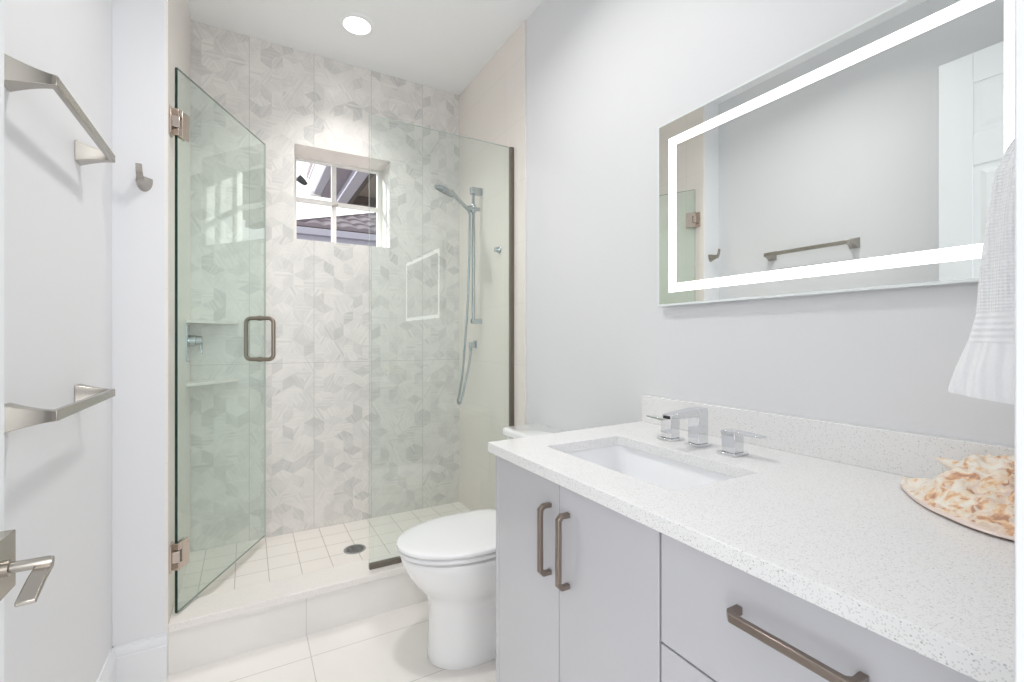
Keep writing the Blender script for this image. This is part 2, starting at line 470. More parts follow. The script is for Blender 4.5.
# entry wall with doorway (the camera stands in it)
DX0, DX1, DZ = -0.312, 0.4275, 2.37
bm = bmesh.new()
for (a, b_, c, d) in ((XL, DX0 - 0.02, 0, CEIL), (DX1 + 0.02, XR, 0, CEIL), (DX0 - 0.02, DX1 + 0.02, DZ + 0.02, CEIL)):
    box_bm(bm, a, b_, -0.03, YE, c, d)
struct(finish('wall_entry', bm, M['paint']), 'entry wall around the doorway')
bm = bmesh.new()
for (a, b_, c, d) in ((DX0 - 0.02, DX0, 0, DZ), (DX1, DX1 + 0.02, 0, DZ), (DX0 - 0.02, DX1 + 0.02, DZ, DZ + 0.02)):
    box_bm(bm, a, b_, -0.035, YE + 0.002, c, d)
def casing(bm, x0, x1, z0, z1):
    box_bm(bm, x0, x1, YE, YE + 0.0155, z0, z1)
casing(bm, DX1 + 0.001, DX1 + 0.062, 0, DZ + 0.06); casing(bm, XL + 0.016, DX0 - 0.001, 0, DZ + 0.06); casing(bm, DX0 - 0.001, DX1 + 0.001, DZ + 0.001, DZ + 0.06)
struct(finish('trim_1', bm, M['trim'], bevel=0.0012), 'white doorway casing at the edge of the view')

# baseboards
def base_prof(t0):
    return [(0, 0), (0.015, 0), (0.015, 0.118), (0.0125, 0.122), (0.0125, 0.128), (0.0095, 0.140), (0.006, 0.148), (0.006, 0.155), (0, 0.155)]
struct(prism('baseboard_left', [(XL + u, v) for u, v in base_prof(0)], 'Y', YE + 0.016, YR, M['trim']), 'white moulded skirting along the pale left wall')
struct(prism('baseboard_return', [(YR - u, v) for u, v in base_prof(0)], 'X', XL, XSL - 0.001, M['trim']), 'white moulded skirting on the wall end beside the curb')
struct(prism('baseboard_right', [(XR - u, v) for u, v in base_prof(0)], 'Y', 1.14, 1.945, M['trim']), 'white skirting behind the toilet')

# shower floor and curb
struct(box('floor_shower', XSL, XT, 2.15, YB, -0.02, 0.140, M['sfloor']), 'small square off-white mosaic shower floor')
cb = struct(box('curb', XSL, XT, YR + 0.008, 2.155, 0.0, 0.152, M['riser']), 'raised tiled shower threshold')
o = box('curb_cap', XSL, XT, YR, 2.160, 0.152, 0.182, M['curb'], cb, bevel=0.003)
dr = thing('shower_drain', 'round dark metal drain grate set in the shower floor', 'drain', (0.463, 2.385, 0.140))
lathe('drain_rim', [(0.0, 0.0), (0.052, 0.0), (0.052, 0.003), (0.047, 0.004), (0.042, 0.003), (0.0, 0.003)], (0, 0, 0), M['drim'], dr)
bm = bmesh.new()
for k in range(-4, 5):
    yy = k * 0.0085; hx = math.sqrt(max(0, 0.040 ** 2 - yy ** 2)); box_bm(bm, -hx, hx, yy - 0.002, yy + 0.002, 0.003, 0.0052)
for xx in (-0.02, 0, 0.02):
    hy = math.sqrt(0.040 ** 2 - xx ** 2); box_bm(bm, xx - 0.0015, xx + 0.0015, -hy, hy, 0.003, 0.0048)
finish('grate', bm, M['drim'], dr)
lathe('drain_well', [(0.0, 0.0028), (0.041, 0.0028), (0.041, 0.0033), (0.0, 0.0033)], (0, 0, 0), M['grate'], dr)

# window
win = struct(thing('window_1', 'small four-pane window with white muntins in the shower wall', 'window')); del win['category']
bm = bmesh.new(); y0, y1 = 2.948, 2.985; fw = 0.026
fx0, fx1, fz0, fz1 = WX0 + .0005, WX1 - .0005, WZ0 + .0005, WZ1 - .0005
for a in ((fx0, fx0 + fw, fz0, fz1), (fx1 - fw, fx1, fz0, fz1), (fx0 + fw, fx1 - fw, fz0, fz0 + 0.012), (fx0 + fw, fx1 - fw, fz1 - 0.010, fz1)):
    box_bm(bm, a[0], a[1], y0, y1, a[2], a[3])
finish('window_frame', bm, M['vinyl'], win)
box('muntin', 0.440, 0.467, y0 + 0.006, y1 - 0.008, fz0 + 0.012, fz1 - 0.010, M['vinyl'], win)
box('muntin', fx0 + fw, fx1 - fw, y0 + 0.007, y1 - 0.009, 1.978, 2.002, M['vinyl'], win)
sweep_rect('latch', [(0.44, 2.945, 1.972), (0.475, 2.94, 1.985)], (0.012, 0.010), M['nickel'], win)
box('pane', fx0 + fw * .5, fx1 - fw * .5, y0 + 0.018, y0 + 0.022, fz0 + .005, fz1 - .005, M['gwin'], win)

# bathroom door, swung open against the left wall
dl = struct(thing('door_1', 'white six-panel door standing open against the pale left wall', 'door')); del dl['category']
XD = -0.269; XD0 = -0.304
bm = bmesh.new(); box_bm(bm, XD0, XD - 0.006, 0.102, 0.838, 0.008, 2.36)
stiles = [(0.102, 0.212, 0.008, 2.36), (0.728, 0.838, 0.008, 2.36), (0.425, 0.515, 0.008, 2.36)]
rails_ = [(0.008, 0.23), (0.86, 1.02), (1.895, 2.025), (2.235, 2.36)]
for a in stiles: box_bm(bm, XD - 0.0062, XD, a[0], a[1], a[2], a[3])
for z0, z1 in rails_:
    box_bm(bm, XD - 0.0062, XD - 0.00001, 0.212, 0.425, z0, z1); box_bm(bm, XD - 0.0062, XD - 0.00001, 0.515, 0.728, z0, z1)
finish('door_leaf', bm, M['door'], dl, bevel=0.0018)
for (ya, yb_) in ((0.212, 0.425), (0.515, 0.728)):
    for (za, zb) in ((0.23, 0.86), (1.02, 1.895), (2.025, 2.235)):
        g1, g2 = 0.022, 0.04; bm = bmesh.new()
        o1 = [(XD - 0.006, ya + g1, za + g1), (XD - 0.006, yb_ - g1, za + g1), (XD - 0.006, yb_ - g1, zb - g1), (XD - 0.006, ya + g1, zb - g1)]
        o2 = [(XD - 0.001, ya + g2, za + g2), (XD - 0.001, yb_ - g2, za + g2), (XD - 0.001, yb_ - g2, zb - g2), (XD - 0.001, ya + g2, zb - g2)]
        rings(bm, [o1, o2]); finish('door_panel', bm, M['door'], dl)
dh = box('lever_rose', XD, -0.2505, 0.742, 0.811, 0.873, 0.943, M['nickel'], dl, bevel=0.001)
lathe('lever_neck', [(0.0, 0), (0.0095, 0), (0.0095, 0.006), (0.0065, 0.007), (0.0065, 0.040), (0.0055, 0.0435), (0.0, 0.0435)], (-0.2505, 0.776, 0.908), M['nickel'], dh, 'X', 24)
sweep_rect('lever_grip', [(-0.2150, 0.778, 0.9035), (-0.2130, 0.745, 0.900), (-0.2090, 0.700, 0.8935)], [(0.017, 0.0065), (0.017, 0.0065), (0.0175, 0.0055)], M['nickel'], dh)

# ------------------------------------------------------------------ shower enclosure
GY = 2.060; GZ0, GZ1 = 0.192, 2.155
def glass_sheet(name, length, thick, z0, z1, faces, edges, parent, y=0.0):
    bm = bmesh.new(); box_bm(bm, 0, length, -thick / 2, thick / 2, z0, z1)
    bm.faces.ensure_lookup_table()
    for f in bm.faces:
        f.normal_update(); f.material_index = 0 if abs(f.normal.y) > 0.9 else 1
    for f in bm.faces:
        if f.material_index and f.normal.x < -0.9: f.material_index = 2
        elif f.material_index and f.normal.x > 0.9: f.material_index = 3
    return finish(name, bm, [faces] + list(edges), parent)
hx, hy = -0.222, GY
fx, fy = 0.078, 2.655
ang = math.atan2(fy - hy, fx - hx); dlen = math.hypot(fx - hx, fy - hy)
sd = thing('shower_door', 'frameless greenish glass shower door swung inward on two hinges', 'shower door', (hx, hy, 0), ang)
glass_sheet('glass_panel', dlen, 0.010, GZ0 - 0.002, GZ1 + 0.005, M['gdoor'], (M['gedge3'], M['gedge'], M['gedge2']), sd)
for zc in (1.962, 0.395):
    bm = bmesh.new(); z0, z1 = zc - 0.048, zc + 0.048
    # clamp plates on both glass faces, notched round the knuckle
    for s in (-1, 1):
        ya, yb_ = (s * 0.0052, s * 0.0115)
        ya, yb_ = min(ya, yb_), max(ya, yb_)
        box_bm(bm, 0.016, 0.056, ya, yb_, z0, z1)
        box_bm(bm, -0.004, 0.0161, ya, yb_, z0, zc - 0.022); box_bm(bm, -0.004, 0.0161, ya, yb_, zc + 0.022, z1)
    box_bm(bm, -0.006, 0.000, -0.0115, 0.0115, z0, zc - 0.024); box_bm(bm, -0.006, 0.000, -0.0115, 0.0115, zc + 0.024, z1)
    hg = finish('hinge', bm, M['hinge'], sd, bevel=0.0012)
    ca, sa = math.cos(-ang), math.sin(-ang)
    # knuckle and wall leaf, modelled square to the wall
    bm = bmesh.new()
    def loc2(x, y):
        x -= hx; y -= hy; return (x * ca - y * sa, x * sa + y * ca)
    def wbox(x0, x1, y0, y1, za, zb):
        c = [loc2(*p) for p in ((x0, y0), (x1, y0), (x1, y1), (x0, y1))]
        rings(bm, [[(u, v, za) for u, v in c], [(u, v, zb) for u, v in c]])
    wbox(XSL + 0.0005, XSL + 0.0065, hy - 0.028, hy + 0.028, z0, z1)
    finish('wall_leaf', bm, M['hinge'], hg, bevel=0.001)
    bm = bmesh.new(); wbox(XSL + 0.006, hx + 0.012, hy - 0.0125, hy + 0.0125, zc - 0.021, zc + 0.021)
    finish('knuckle', bm, M['hinge'], hg, bevel=0.002)
# back to back pull handle
bm = bmesh.new(); hc = dlen - 0.052; r0 = 0.0095; so = 0.066; hz = 0.1015; zc = 1.181; rc = 0.024
def pull_pts(s):
    y = lambda d: s * d
    pts = [(hc, y(0.0055), zc + hz)]
    pts += [(hc, y(so - rc + rc * math.sin(math.radians(a))), zc + hz - rc + rc * math.cos(math.radians(a))) for a in range(0, 91, 15)]
    pts += [(hc, y(so - rc + rc * math.cos(math.radians(a))), zc - hz + rc - rc * math.sin(math.radians(a))) for a in range(0, 91, 15)]
    pts += [(hc, y(0.0055), zc - hz)]
    return pts
for s in (-1, 1): tube('pull_handle', pull_pts(s), r0, M['pull'], sd, 18)
for z in (zc + hz, zc - hz):
    lathe('washer', [(0, -0.010), (0.0125, -0.010), (0.0125, 0.010), (0, 0.010)], (hc, 0, z), M['pull'], sd, 'Y', 20)
fp = thing('fixed_glass_panel', 'clear fixed shower screen standing in a slim metal channel', 'shower screen', (0.460, GY, 0))
glass_sheet('glass_panel', XT - 0.460 - 0.004, 0.010, GZ0 + 0.004, GZ1 - 0.003, M['gfix'], (M['gedge2'], M['gedge2'], M['gedge2']), fp)
box('floor_channel', 0.0, XT - 0.4605, -0.0095, 0.0095, 0.1825, 0.205, M['channel'], fp, bevel=0.0008)
box('wall_channel', XT - 0.460 - 0.021, XT - 0.4605, -0.0098, 0.0098, 0.205, GZ1 - 0.002, M['channel'], fp, bevel=0.0008)

# corner shelves
def corner_shelf(z, label):
    s = 0.205; yb_ = YB - 0.0005; xa = XSL + 0.0005
    o = prism('corner_shelf', [(xa, yb_), (xa + s, yb_), (xa + s - 0.004, yb_ - 0.008), (xa + 0.008, yb_ - s + 0.004), (xa, yb_ - s)], 'Z', z - 0.014, z, M['curb'], bevel=0.001)
    return tag(o, label, 'shelf')
corner_shelf(1.268, 'upper corner shelf of pale stone, behind the open glass door')
corner_shelf(0.978, 'lower corner shelf of pale stone, behind the open glass door')

# mixer valve on the left tiled wall
sv = thing('shower_valve', 'chrome shower mixer with rectangular plate and small lever on the cream tile', 'shower valve', (XSL, 2.61, 1.160))
box('cover_plate', 0.0005, 0.007, -0.062, 0.062, -0.085, 0.085, M['chromed'], sv, bevel=0.002)
lathe('valve_barrel', [(0, 0.006), (0.026, 0.006), (0.026, 0.034), (0.022, 0.036), (0.022, 0.058), (0.020, 0.060), (0, 0.060)], (0, 0, 0.012), M['chromed'], sv, 'X', 32)
sweep_rect('valve_lever', [(0.052, 0, 0.004), (0.056, -0.002, -0.05)], (0.010, 0.007), M['chromed'], sv, up=(0, 1, 0))

# hand shower, rail, hose
RX, RY = 1.128, 2.430
rl = thing('shower_rail', 'chrome vertical slide rail screwed to the cream shower wall', 'shower rail', (RX, RY, 0))
lathe('rail_bar', [(0, 1.275), (0.0095, 1.275), (0.0095, 2.040), (0, 2.040)], (0, 0, 0), M['chromed'], rl, 'Z', 20)
box('wall_bracket', -0.017, XT - RX - 0.0005, -0.016, 0.016, 2.008, 2.048, M['chromed'], rl, bevel=0.003)
box('wall_bracket', -0.014, XT - RX - 0.0005, -0.012, 0.012, 1.268, 1.296, M['chromed'], rl, bevel=0.003)
sl = lathe('slider', [(0, 1.905), (0.015, 1.905), (0.017, 1.910), (0.017, 1.945), (0.014, 1.950), (0, 1.950)], (0, 0, 0), M['chromed'], rl, 'Z', 24)
lathe('slider_knob', [(0, 0.012), (0.010, 0.012), (0.011, 0.022), (0.011, 0.038), (0.008, 0.042), (0, 0.042)], (0, 0, 1.927), M['chromed'], sl, 'X', 20)
lathe('holder', [(0, -0.036), (0.014, -0.036), (0.015, -0.012), (0, -0.012)], (0, 0, 1.925), M['chromed'], sl, 'X', 20)
hs = thing('hand_shower', 'chrome hand shower with a round grey spray face, docked on the rail', 'hand shower', (0, 0, 0))
A = Vector((RX - 0.030, RY - 0.0, 1.915)); Hd = Vector((0.968, 2.385, 1.985))
d = (Hd - A)
pts = [A - d * 0.06 - Vector((0, 0, 0.012)), A, A + d * 0.25 + Vector((0, 0, 0.001)), A + d * 0.5 + Vector((0, 0, 0.004)), A + d * 0.78 + Vector((0, 0, 0.006)), A + d * 0.95 + Vector((0, 0, 0.006))]
tube('grip', pts, [0.0105, 0.0115, 0.011, 0.0105, 0.012, 0.014], M['chromed'], hs, 20)
# head: squashed disc facing down and out
hd = lathe('spray_head', [(0, 0.018), (0.020, 0.017), (0.040, 0.012), (0.058, 0.001), (0.062, -0.007), (0.058, -0.014), (0, -0.014)], (0, 0, 0), M['chromed'], hs, 'Z', 40)
hd.location = Hd + Vector((-0.034, -0.008, 0.003)); hd.rotation_euler = (math.radians(20), math.radians(20), 0)
sf = lathe('spray_face', [(0, -0.0165), (0.046, -0.0165), (0.054, -0.0150), (0.054, -0.0135), (0, -0.0135)], (0, 0, 0), M['rubber'], hd, 'Z', 36)
ol = thing('hose_outlet', 'square chrome hose outlet below the slide rail', 'hose outlet', (XT, 2.505, 1.145))
box('outlet_plate', -0.009, -0.0005, -0.018, 0.018, -0.018, 0.026, M['chromed'], ol, bevel=0.002)
box('outlet_elbow', -0.045, -0.008, -0.011, 0.011, -0.016, 0.016, M['chromed'], ol, bevel=0.003)
lathe('outlet_nut', [(0, -0.036), (0.009, -0.036), (0.0105, -0.030), (0.0105, -0.016), (0, -0.016)], (-0.034, 0, 0), M['chromed'], ol, 'Z', 20)
# hose as one catmull curve
hp = [A - d * 0.07 - Vector((0, 0, 0.014)), Vector((1.106, 2.432, 1.84)), Vector((1.104, 2.438, 1.62)), Vector((1.100, 2.448, 1.38)), Vector((1.092, 2.462, 1.18)),
      Vector((1.082, 2.475, 1.00)), Vector((1.070, 2.49, 0.88)), Vector((1.062, 2.50, 0.822)), Vector((1.074, 2.503, 0.804)), Vector((1.090, 2.505, 0.835)), Vector((1.118, 2.510, 0.95)),
      Vector((1.138, 2.506, 1.04)), Vector((XT - 0.034, 2.505, 1.108))]
def catmull(P, k=8):
    out = []
    for i in range(len(P) - 1):
        p0 = P[max(i - 1, 0)]; p1 = P[i]; p2 = P[i + 1]; p3 = P[min(i + 2, len(P) - 1)]
        for j in range(k):
            t = j / k
            out.append(0.5 * ((2 * p1) + (p2 - p0) * t + (2 * p0 - 5 * p1 + 4 * p2 - p3) * t * t + (3 * p1 - p0 - 3 * p2 + p3) * t ** 3))
    out.append(P[-1]); return out
hpts = catmull([Vector(p) for p in hp], 14)
rad = [0.0072 if i % 2 else 0.0064 for i in range(len(hpts))]
tag(tube('shower_hose', hpts, rad, M['chromed'], None, 12), 'flexible metal hose looping down from the hand shower', 'shower hose')
kb = lathe('glass_stop', [(0, 0), (0.017, 0), (0.018, -0.004), (0.014, -0.008), (0.010, -0.018), (0.013, -0.024), (0.011, -0.028), (0, -0.028)], (XT - 0.0003, 2.205, 1.658), M['chromed'], None, 'X', 28)
kb.name = 'wall_knob'; tag(kb, 'tiny round chrome knob on the bare cream shower tile', 'knob')

# ------------------------------------------------------------------ ceiling light
cl = thing('ceiling_light', 'round white recessed downlight in the shower ceiling', 'ceiling light', (0.475, 2.39, CEIL))
lathe('light_trim', [(0.062, 0.0), (0.088, 0.0), (0.090, -0.003), (0.086, -0.006), (0.068, -0.007), (0.062, -0.004)], (0, 0, 0), M['ceil'], cl, 'Z', 48)
lathe('light_lens', [(0, -0.002), (0.066, -0.002), (0.066, -0.005), (0.06, -0.006), (0, -0.006)], (0, 0, 0), M['lens'], cl, 'Z', 48)

# ------------------------------------------------------------------ left wall hardware
def towel_bar(z, label):
    t = thing('towel_bar', label, 'towel bar', (XL, 1.428, z), 0, 'satin nickel towel bars on the pale wall')
    L2 = 0.216; out = 0.072
    for s in (-1, 1):
        bm = bmesh.new(); rs = []
        for k in range(9):
            u = k / 8; x = 0.0005 + out * u
            hh = 0.0165 * (1 - u) ** 1.5 + 0.0105; ww = 0.0165 * (1 - u) ** 1.5 + 0.0085
            yc = s * L2
            rs.append([(x, yc - ww, -hh), (x, yc + ww, -hh), (x, yc + ww, hh), (x, yc - ww, hh)])
        rings(bm, rs); finish('post', bm, M['nickel'], t, bevel=0.0012)
    box('rail', out - 0.008, out + 0.0045, -L2 - 0.0088, L2 + 0.0088, -0.0105, 0.0105, M['nickel'], t, bevel=0.0022)
    return t
towel_bar(1.674, 'upper satin nickel towel bar on the pale left wall')
towel_bar(1.033, 'lower satin nickel towel bar on the pale left wall')

hk = thing('robe_hook', 'small satin nickel robe hook on the narrow wall end', 'hook', (-0.305, YR, 1.722))
bm = bmesh.new(); rs = []
for k in range(9):
    u = k / 8; y = -0.0005 - 0.052 * u
    wx = 0.012 * (1 - u) ** 1.2 + 0.0115; hz_ = 0.016 * (1 - u) ** 1.2 + 0.0125
    ring = []
    for i in range(24):
        a = 2 * PI * i / 24; cx = math.cos(a); sx = math.sin(a)
        zz = hz_ * (1.35 * sx if sx < 0 else min(sx, 0.3))
        ring.append((wx * cx, y, zz - 0.004 * u))
    rs.append(ring)
rings(bm, rs); finish('hook_arm', bm, M['nickel'], hk, autos=50)
sweep_rect('hook_tip', [(-0.004, -0.044, -0.016), (-0.004, -0.052, -0.004), (-0.005, -0.058, 0.014), (-0.006, -0.061, 0.038)], [(0.020, 0.009), (0.020, 0.009), (0.018, 0.007), (0.017, 0.006)], M['nickel'], hk, up=(0, -1, 0.2))

# ------------------------------------------------------------------ vanity
CX0, CY0, CY1, CT = 0.568, 0.0865, 1.131, 0.900
FX = 0.592
vn = thing('vanity_cabinet', 'glossy pale grey vanity cabinet with two doors and a drawer stack', 'cabinet', (FX, 0, 0))
bm = bmesh.new(); XB = XR - FX - 0.001
box_bm(bm, 0.019, 0.036, CY0 + .001, CY1 - 0.019, 0.10, 0.868)                 # face carcass panel behind doors
box_bm(bm, 0.036, XB, CY1 - 0.036, CY1 - 0.019, 0.10, 0.868)
box_bm(bm, 0.036, XB, CY0 + .001, CY0 + 0.018, 0.10, 0.868); box_bm(bm, 0.036, XB, CY0 + 0.018, CY1 - 0.036, 0.10, 0.118)
box_bm(bm, 0.06, XB, CY0 + .001, CY1 - 0.02, 0.0005, 0.10)
finish('body', bm, M['gap'], vn)
box('end_panel', 0.0, XB, CY1 - 0.019, CY1 - 0.001, 0.0005, 0.871, M['lacq'], vn, bevel=0.001)
zt, zb = 0.866, 0.104
def pull(parent, p, axis, length):
    x, y, z = p; s = 0.027; h = length / 2
    e = Vector((0, 0, 1)) if axis == 'Z' else Vector((0, 1, 0))
    c = Vector(p); o_ = Vector((-s, 0, 0))
    k = 0.007
    pts = [c + e * h, c + e * h + o_ * 0.72, c + e * (h - k) + o_, c - e * (h - k) + o_, c - e * h + o_ * 0.72, c - e * h]
    wid = 0.0100
    return sweep_rect('handle', pts, (wid, 0.0115), M['pull'], parent, up=(0, 1, 0) if axis == 'Z' else (0, 0, 1), bevel=0.0014)
d1 = box('door', 0.0, 0.0185, 0.8345, CY1 - 0.0205, zb, zt, M['lacq'], vn, bevel=0.0012); pull(d1, (0, 0.866, 0.733), 'Z', 0.150)
d2 = box('door', 0.0, 0.0185, 0.549, 0.8315, zb, zt, M['lacq'], vn, bevel=0.0012); pull(d2, (0, 0.797, 0.733), 'Z', 0.150)
dy0 = CY0 + 0.006
dw = box('drawer', 0.0, 0.0185, dy0, 0.5445, 0.6825, zt, M['lacq'], vn, bevel=0.0012); pull(dw, (0, 0.329, 0.806), 'Y', 0.150)
for a, b_ in ((0.394, 0.679), (zb, 0.390)):
    q = box('drawer', 0.0, 0.0185, dy0, 0.5445, a, b_, M['lacq'], vn, bevel=0.0012); pull(q, (0, 0.326, b_ - 0.06), 'Y', 0.150)

# countertop with rounded sink cut-out
SX0, SX1, SY0, SY1 = 0.680, 0.936, 0.594, 1.018
def rrect(x0, x1, y0, y1, r, n=6):
    out = []
    for cx, cy, a0 in ((x1 - r, y1 - r, 0), (x0 + r, y1 - r, 90), (x0 + r, y0 + r, 180), (x1 - r, y0 + r, 270)):
        for i in range(n + 1):
            a = math.radians(a0 + 90 * i / n); out.append((cx + r * math.cos(a), cy + r * math.sin(a)))
    return out
def slab_with_hole(name, x0, x1, y0, y1, z0, z1, hole, mat, parent=None, bevel=0.0):
    bm = bmesh.new(); n = len(hole); outer = []
    cx, cy = sum(p[0] for p in hole) / n, sum(p[1] for p in hole) / n
    q = n // 4; cor = [(x1, y1 + 0.030), (x0, y1), (x0, y0), (x1, y0)]
    T = {}
    for z in (z0, z1):
        H = [bm.verts.new((x, y, z)) for x, y in hole]; O = [bm.verts.new((x, y, z)) for x, y in cor]
        T[z] = (H, O)
        for k in range(4):
            seg = H[k * q:(k + 1) * q]
            for i in range(len(seg) - 1):
                bm.faces.new((O[k], seg[i + 1], seg[i]) if z == z1 else (O[k], seg[i], seg[i + 1]))
            nx = H[((k + 1) * q) % n]; o2 = O[(k + 1) % 4]
            f = (O[k], o2, nx, seg[-1]); bm.faces.new(f if z == z1 else f[::-1])
    H0, O0 = T[z0]; H1, O1 = T[z1]
    for i in range(n): bm.faces.new((H0[i], H1[i], H1[(i + 1) % n], H0[(i + 1) % n]))
    for k in range(4): bm.faces.new((O0[k], O0[(k + 1) % 4], O1[(k + 1) % 4], O1[k]))
    return finish(name, bm, mat, parent, bevel=bevel)
ct = thing('countertop', 'long white speckled quartz countertop on the grey vanity', 'countertop')
slab_with_hole('slab', CX0, XR - 0.0005, CY0, CY1, 0.8735, CT, rrect(SX0, SX1, SY0, SY1, 0.014), M['quartz'], ct, bevel=0.0016)
box('backsplash', 1.1665, XR - 0.0005, CY0, 1.159, CT, 0.988, M['quartz'], ct, bevel=0.0012)
# basin
sk = thing('undermount_sink', 'rectangular white porcelain sink set under the quartz counter', 'sink')
bm = bmesh.new(); rs = []
for ins, z in ((-0.012, 0.873), (-0.008, 0.873), (-0.006, 0.866), (0.0, 0.80), (0.012, 0.765), (0.045, 0.752), (0.09, 0.749)):
    r = max(0.012, 0.034 - ins * 0.2)
    rs.append([(x, y, z) for x, y in rrect(SX0 + ins, SX1 - ins, SY0 + ins, SY1 - ins, r)])
out_ = []
for ins, z in ((0.09, 0.742), (0.045, 0.744), (0.004, 0.758), (-0.008, 0.80), (-0.012, 0.860)):
    out_.append([(x, y, z) for x, y in rrect(SX0 + ins, SX1 - ins, SY0 + ins, SY1 - ins, 0.034)])
allr = rs + out_
R = [[bm.verts.new(p) for p in r] for r in allr]; n = len(R[0])
nr = len(rs)
for k in range(len(R)):
    a, b_ = R[k], R[(k + 1) % len(R)]
    if k == nr - 1: continue
    for i in range(n): bm.faces.new((a[i], a[(i + 1) % n], b_[(i + 1) % n], b_[i]))
bm.faces.new(R[nr - 1]); bm.faces.new(R[nr][::-1])
finish('basin', bm, M['basin'], sk, autos=60)
lathe('sink_drain', [(0, 0.0), (0.022, 0.0), (0.022, 0.002), (0.018, 0.003), (0, 0.0035)], ((SX0 + SX1) / 2 + 0.02, (SY0 + SY1) / 2, 0.7492), M['chrome'], sk, 'Z', 28)

# faucet
fa = thing('faucet', 'square chrome widespread faucet with two flat lever handles behind the sink', 'faucet', (0, 0, CT))
fxx = 1.036; fyy = 0.826
sp_ = box('spout', fxx - 0.019, fxx + 0.019, fyy - 0.017, fyy + 0.017, 0.006, 0.098, M['chrome'], fa, bevel=0.0015)
bm = bmesh.new()
rs = [[(fxx - 0.018, fyy - 0.017, 0.076), (fxx - 0.018, fyy + 0.017, 0.076), (fxx - 0.018, fyy + 0.017, 0.098), (fxx - 0.018, fyy - 0.017, 0.098)],
      [(fxx - 0.118, fyy - 0.015, 0.077), (fxx - 0.118, fyy + 0.015, 0.077), (fxx - 0.118, fyy + 0.015, 0.090), (fxx - 0.118, fyy - 0.015, 0.090)]]
rings(bm, rs); finish('spout_arm', bm, M['chrome'], sp_, bevel=0.0015)
box('aerator', fxx - 0.1195, fxx - 0.1178, fyy - 0.010, fyy + 0.010, 0.0795, 0.0865, M['black'], sp_)
box('base_plate', fxx - 0.026, fxx + 0.026, fyy - 0.024, fyy + 0.024, 0.0004, 0.006, M['chrome'], sp_, bevel=0.001)
for yy, s in ((0.912, 1), (0.720, -1)):
    h_ = box('handle', fxx - 0.026, fxx + 0.010, yy - 0.018, yy + 0.018, 0.006, 0.058, M['chrome'], fa, bevel=0.0015)
    box('base_plate', fxx - 0.034, fxx + 0.018, yy - 0.026, yy + 0.026, 0.0004, 0.006, M['chrome'], h_, bevel=0.001)
    bm = bmesh.new()
    rs = [[(fxx - 0.024, yy + s * 0.0175, 0.050), (fxx + 0.008, yy + s * 0.0175, 0.050), (fxx + 0.008, yy + s * 0.0175, 0.058), (fxx - 0.024, yy + s * 0.0175, 0.058)],
          [(fxx - 0.020, yy + s * 0.080, 0.053), (fxx + 0.004, yy + s * 0.080, 0.053), (fxx + 0.004, yy + s * 0.080, 0.0565), (fxx - 0.020, yy + s * 0.080, 0.0565)]]
    rings(bm, rs); finish('lever', bm, M['chrome'], h_, bevel=0.001)

# ------------------------------------------------------------------ mirror
XM = 1.166; MY0, MY1, MZ0, MZ1 = 0.215, 1.087, 1.286, 1.872
mr = thing('led_mirror', 'wide wall mirror with a lit white border over the vanity', 'mirror')
box('housing', XM + 0.006, XR - 0.0005, MY0 + 0.03, MY1 - 0.03, MZ0 + 0.03, MZ1 - 0.03, M['mbody'], mr)
box('mirror_glass', XM, XM + 0.006, MY0 + 0.0005, MY1 - 0.0005, MZ0 + 0.0005, MZ1 - 0.0005, M['mirror'], mr)
def ring_frame(name, y0, y1, z0, z1, wy, wz, x0, x1, mat, parent):
    bm = bmesh.new()
    A = lambda x, dy, dz: [(x, y0 + dy, z0 + dz), (x, y1 - dy, z0 + dz), (x, y1 - dy, z1 - dz), (x, y0 + dy, z1 - dz)]
    rings(bm, [A(x0, 0, 0), A(x0, wy, wz), A(x1, wy, wz), A(x1, 0, 0)], closed=True)
    return finish(name, bm, mat, parent)
ring_frame('polished_edge', MY0, MY1, MZ0, MZ1, 0.007, 0.006, XM - 0.0004, XM + 0.0062, M['bevel'], mr)
ring_frame('light_strip', 0.257, 1.040, 1.328, 1.815, 0.0285, 0.0265, XM - 0.0005, XM + 0.001, M['led'], mr)

# ------------------------------------------------------------------ toilet
TY = 1.63
tl = thing('toilet', 'white elongated two-piece toilet between the vanity and shower curb', 'toilet', (0, TY, 0))
def egg(xf, xb, hw, z, n=48, back=3.0, fc=1.45):
    xc = min(xf + hw * fc, (xf + xb) / 2 + 0.05); out = []
    for i in range(n):
        a = 2 * PI * i / n; c, s = math.cos(a), math.sin(a)
        if c >= 0: x = xc - (xc - xf) * c; y = hw * s
        else:
            x = xc + (xb - xc) * abs(c) ** (2 / back); y = hw * math.copysign(abs(s) ** (2 / back), s)
        out.append((x, y, z))
    return out
bm = bmesh.new()
secs = [(0.580, 1.09, 0.108, 0.0005), (0.576, 1.09, 0.110, 0.006), (0.577, 1.09, 0.109, 0.03), (0.580, 1.08, 0.107, 0.12), (0.582, 1.07, 0.107, 0.205), (0.576, 1.06, 0.113, 0.228),
        (0.560, 1.04, 0.136, 0.258), (0.527, 1.02, 0.158, 0.295), (0.500, 1.0, 0.174, 0.335), (0.483, 0.98, 0.182, 0.372), (0.477, 0.97, 0.185, 0.398), (0.479, 0.97, 0.183, 0.404), (0.49, 0.96, 0.172, 0.406)]
rings(bm, [egg(a, b_, c, z) for a, b_, c, z in secs])
finish('bowl', bm, M['china'], tl, autos=60)
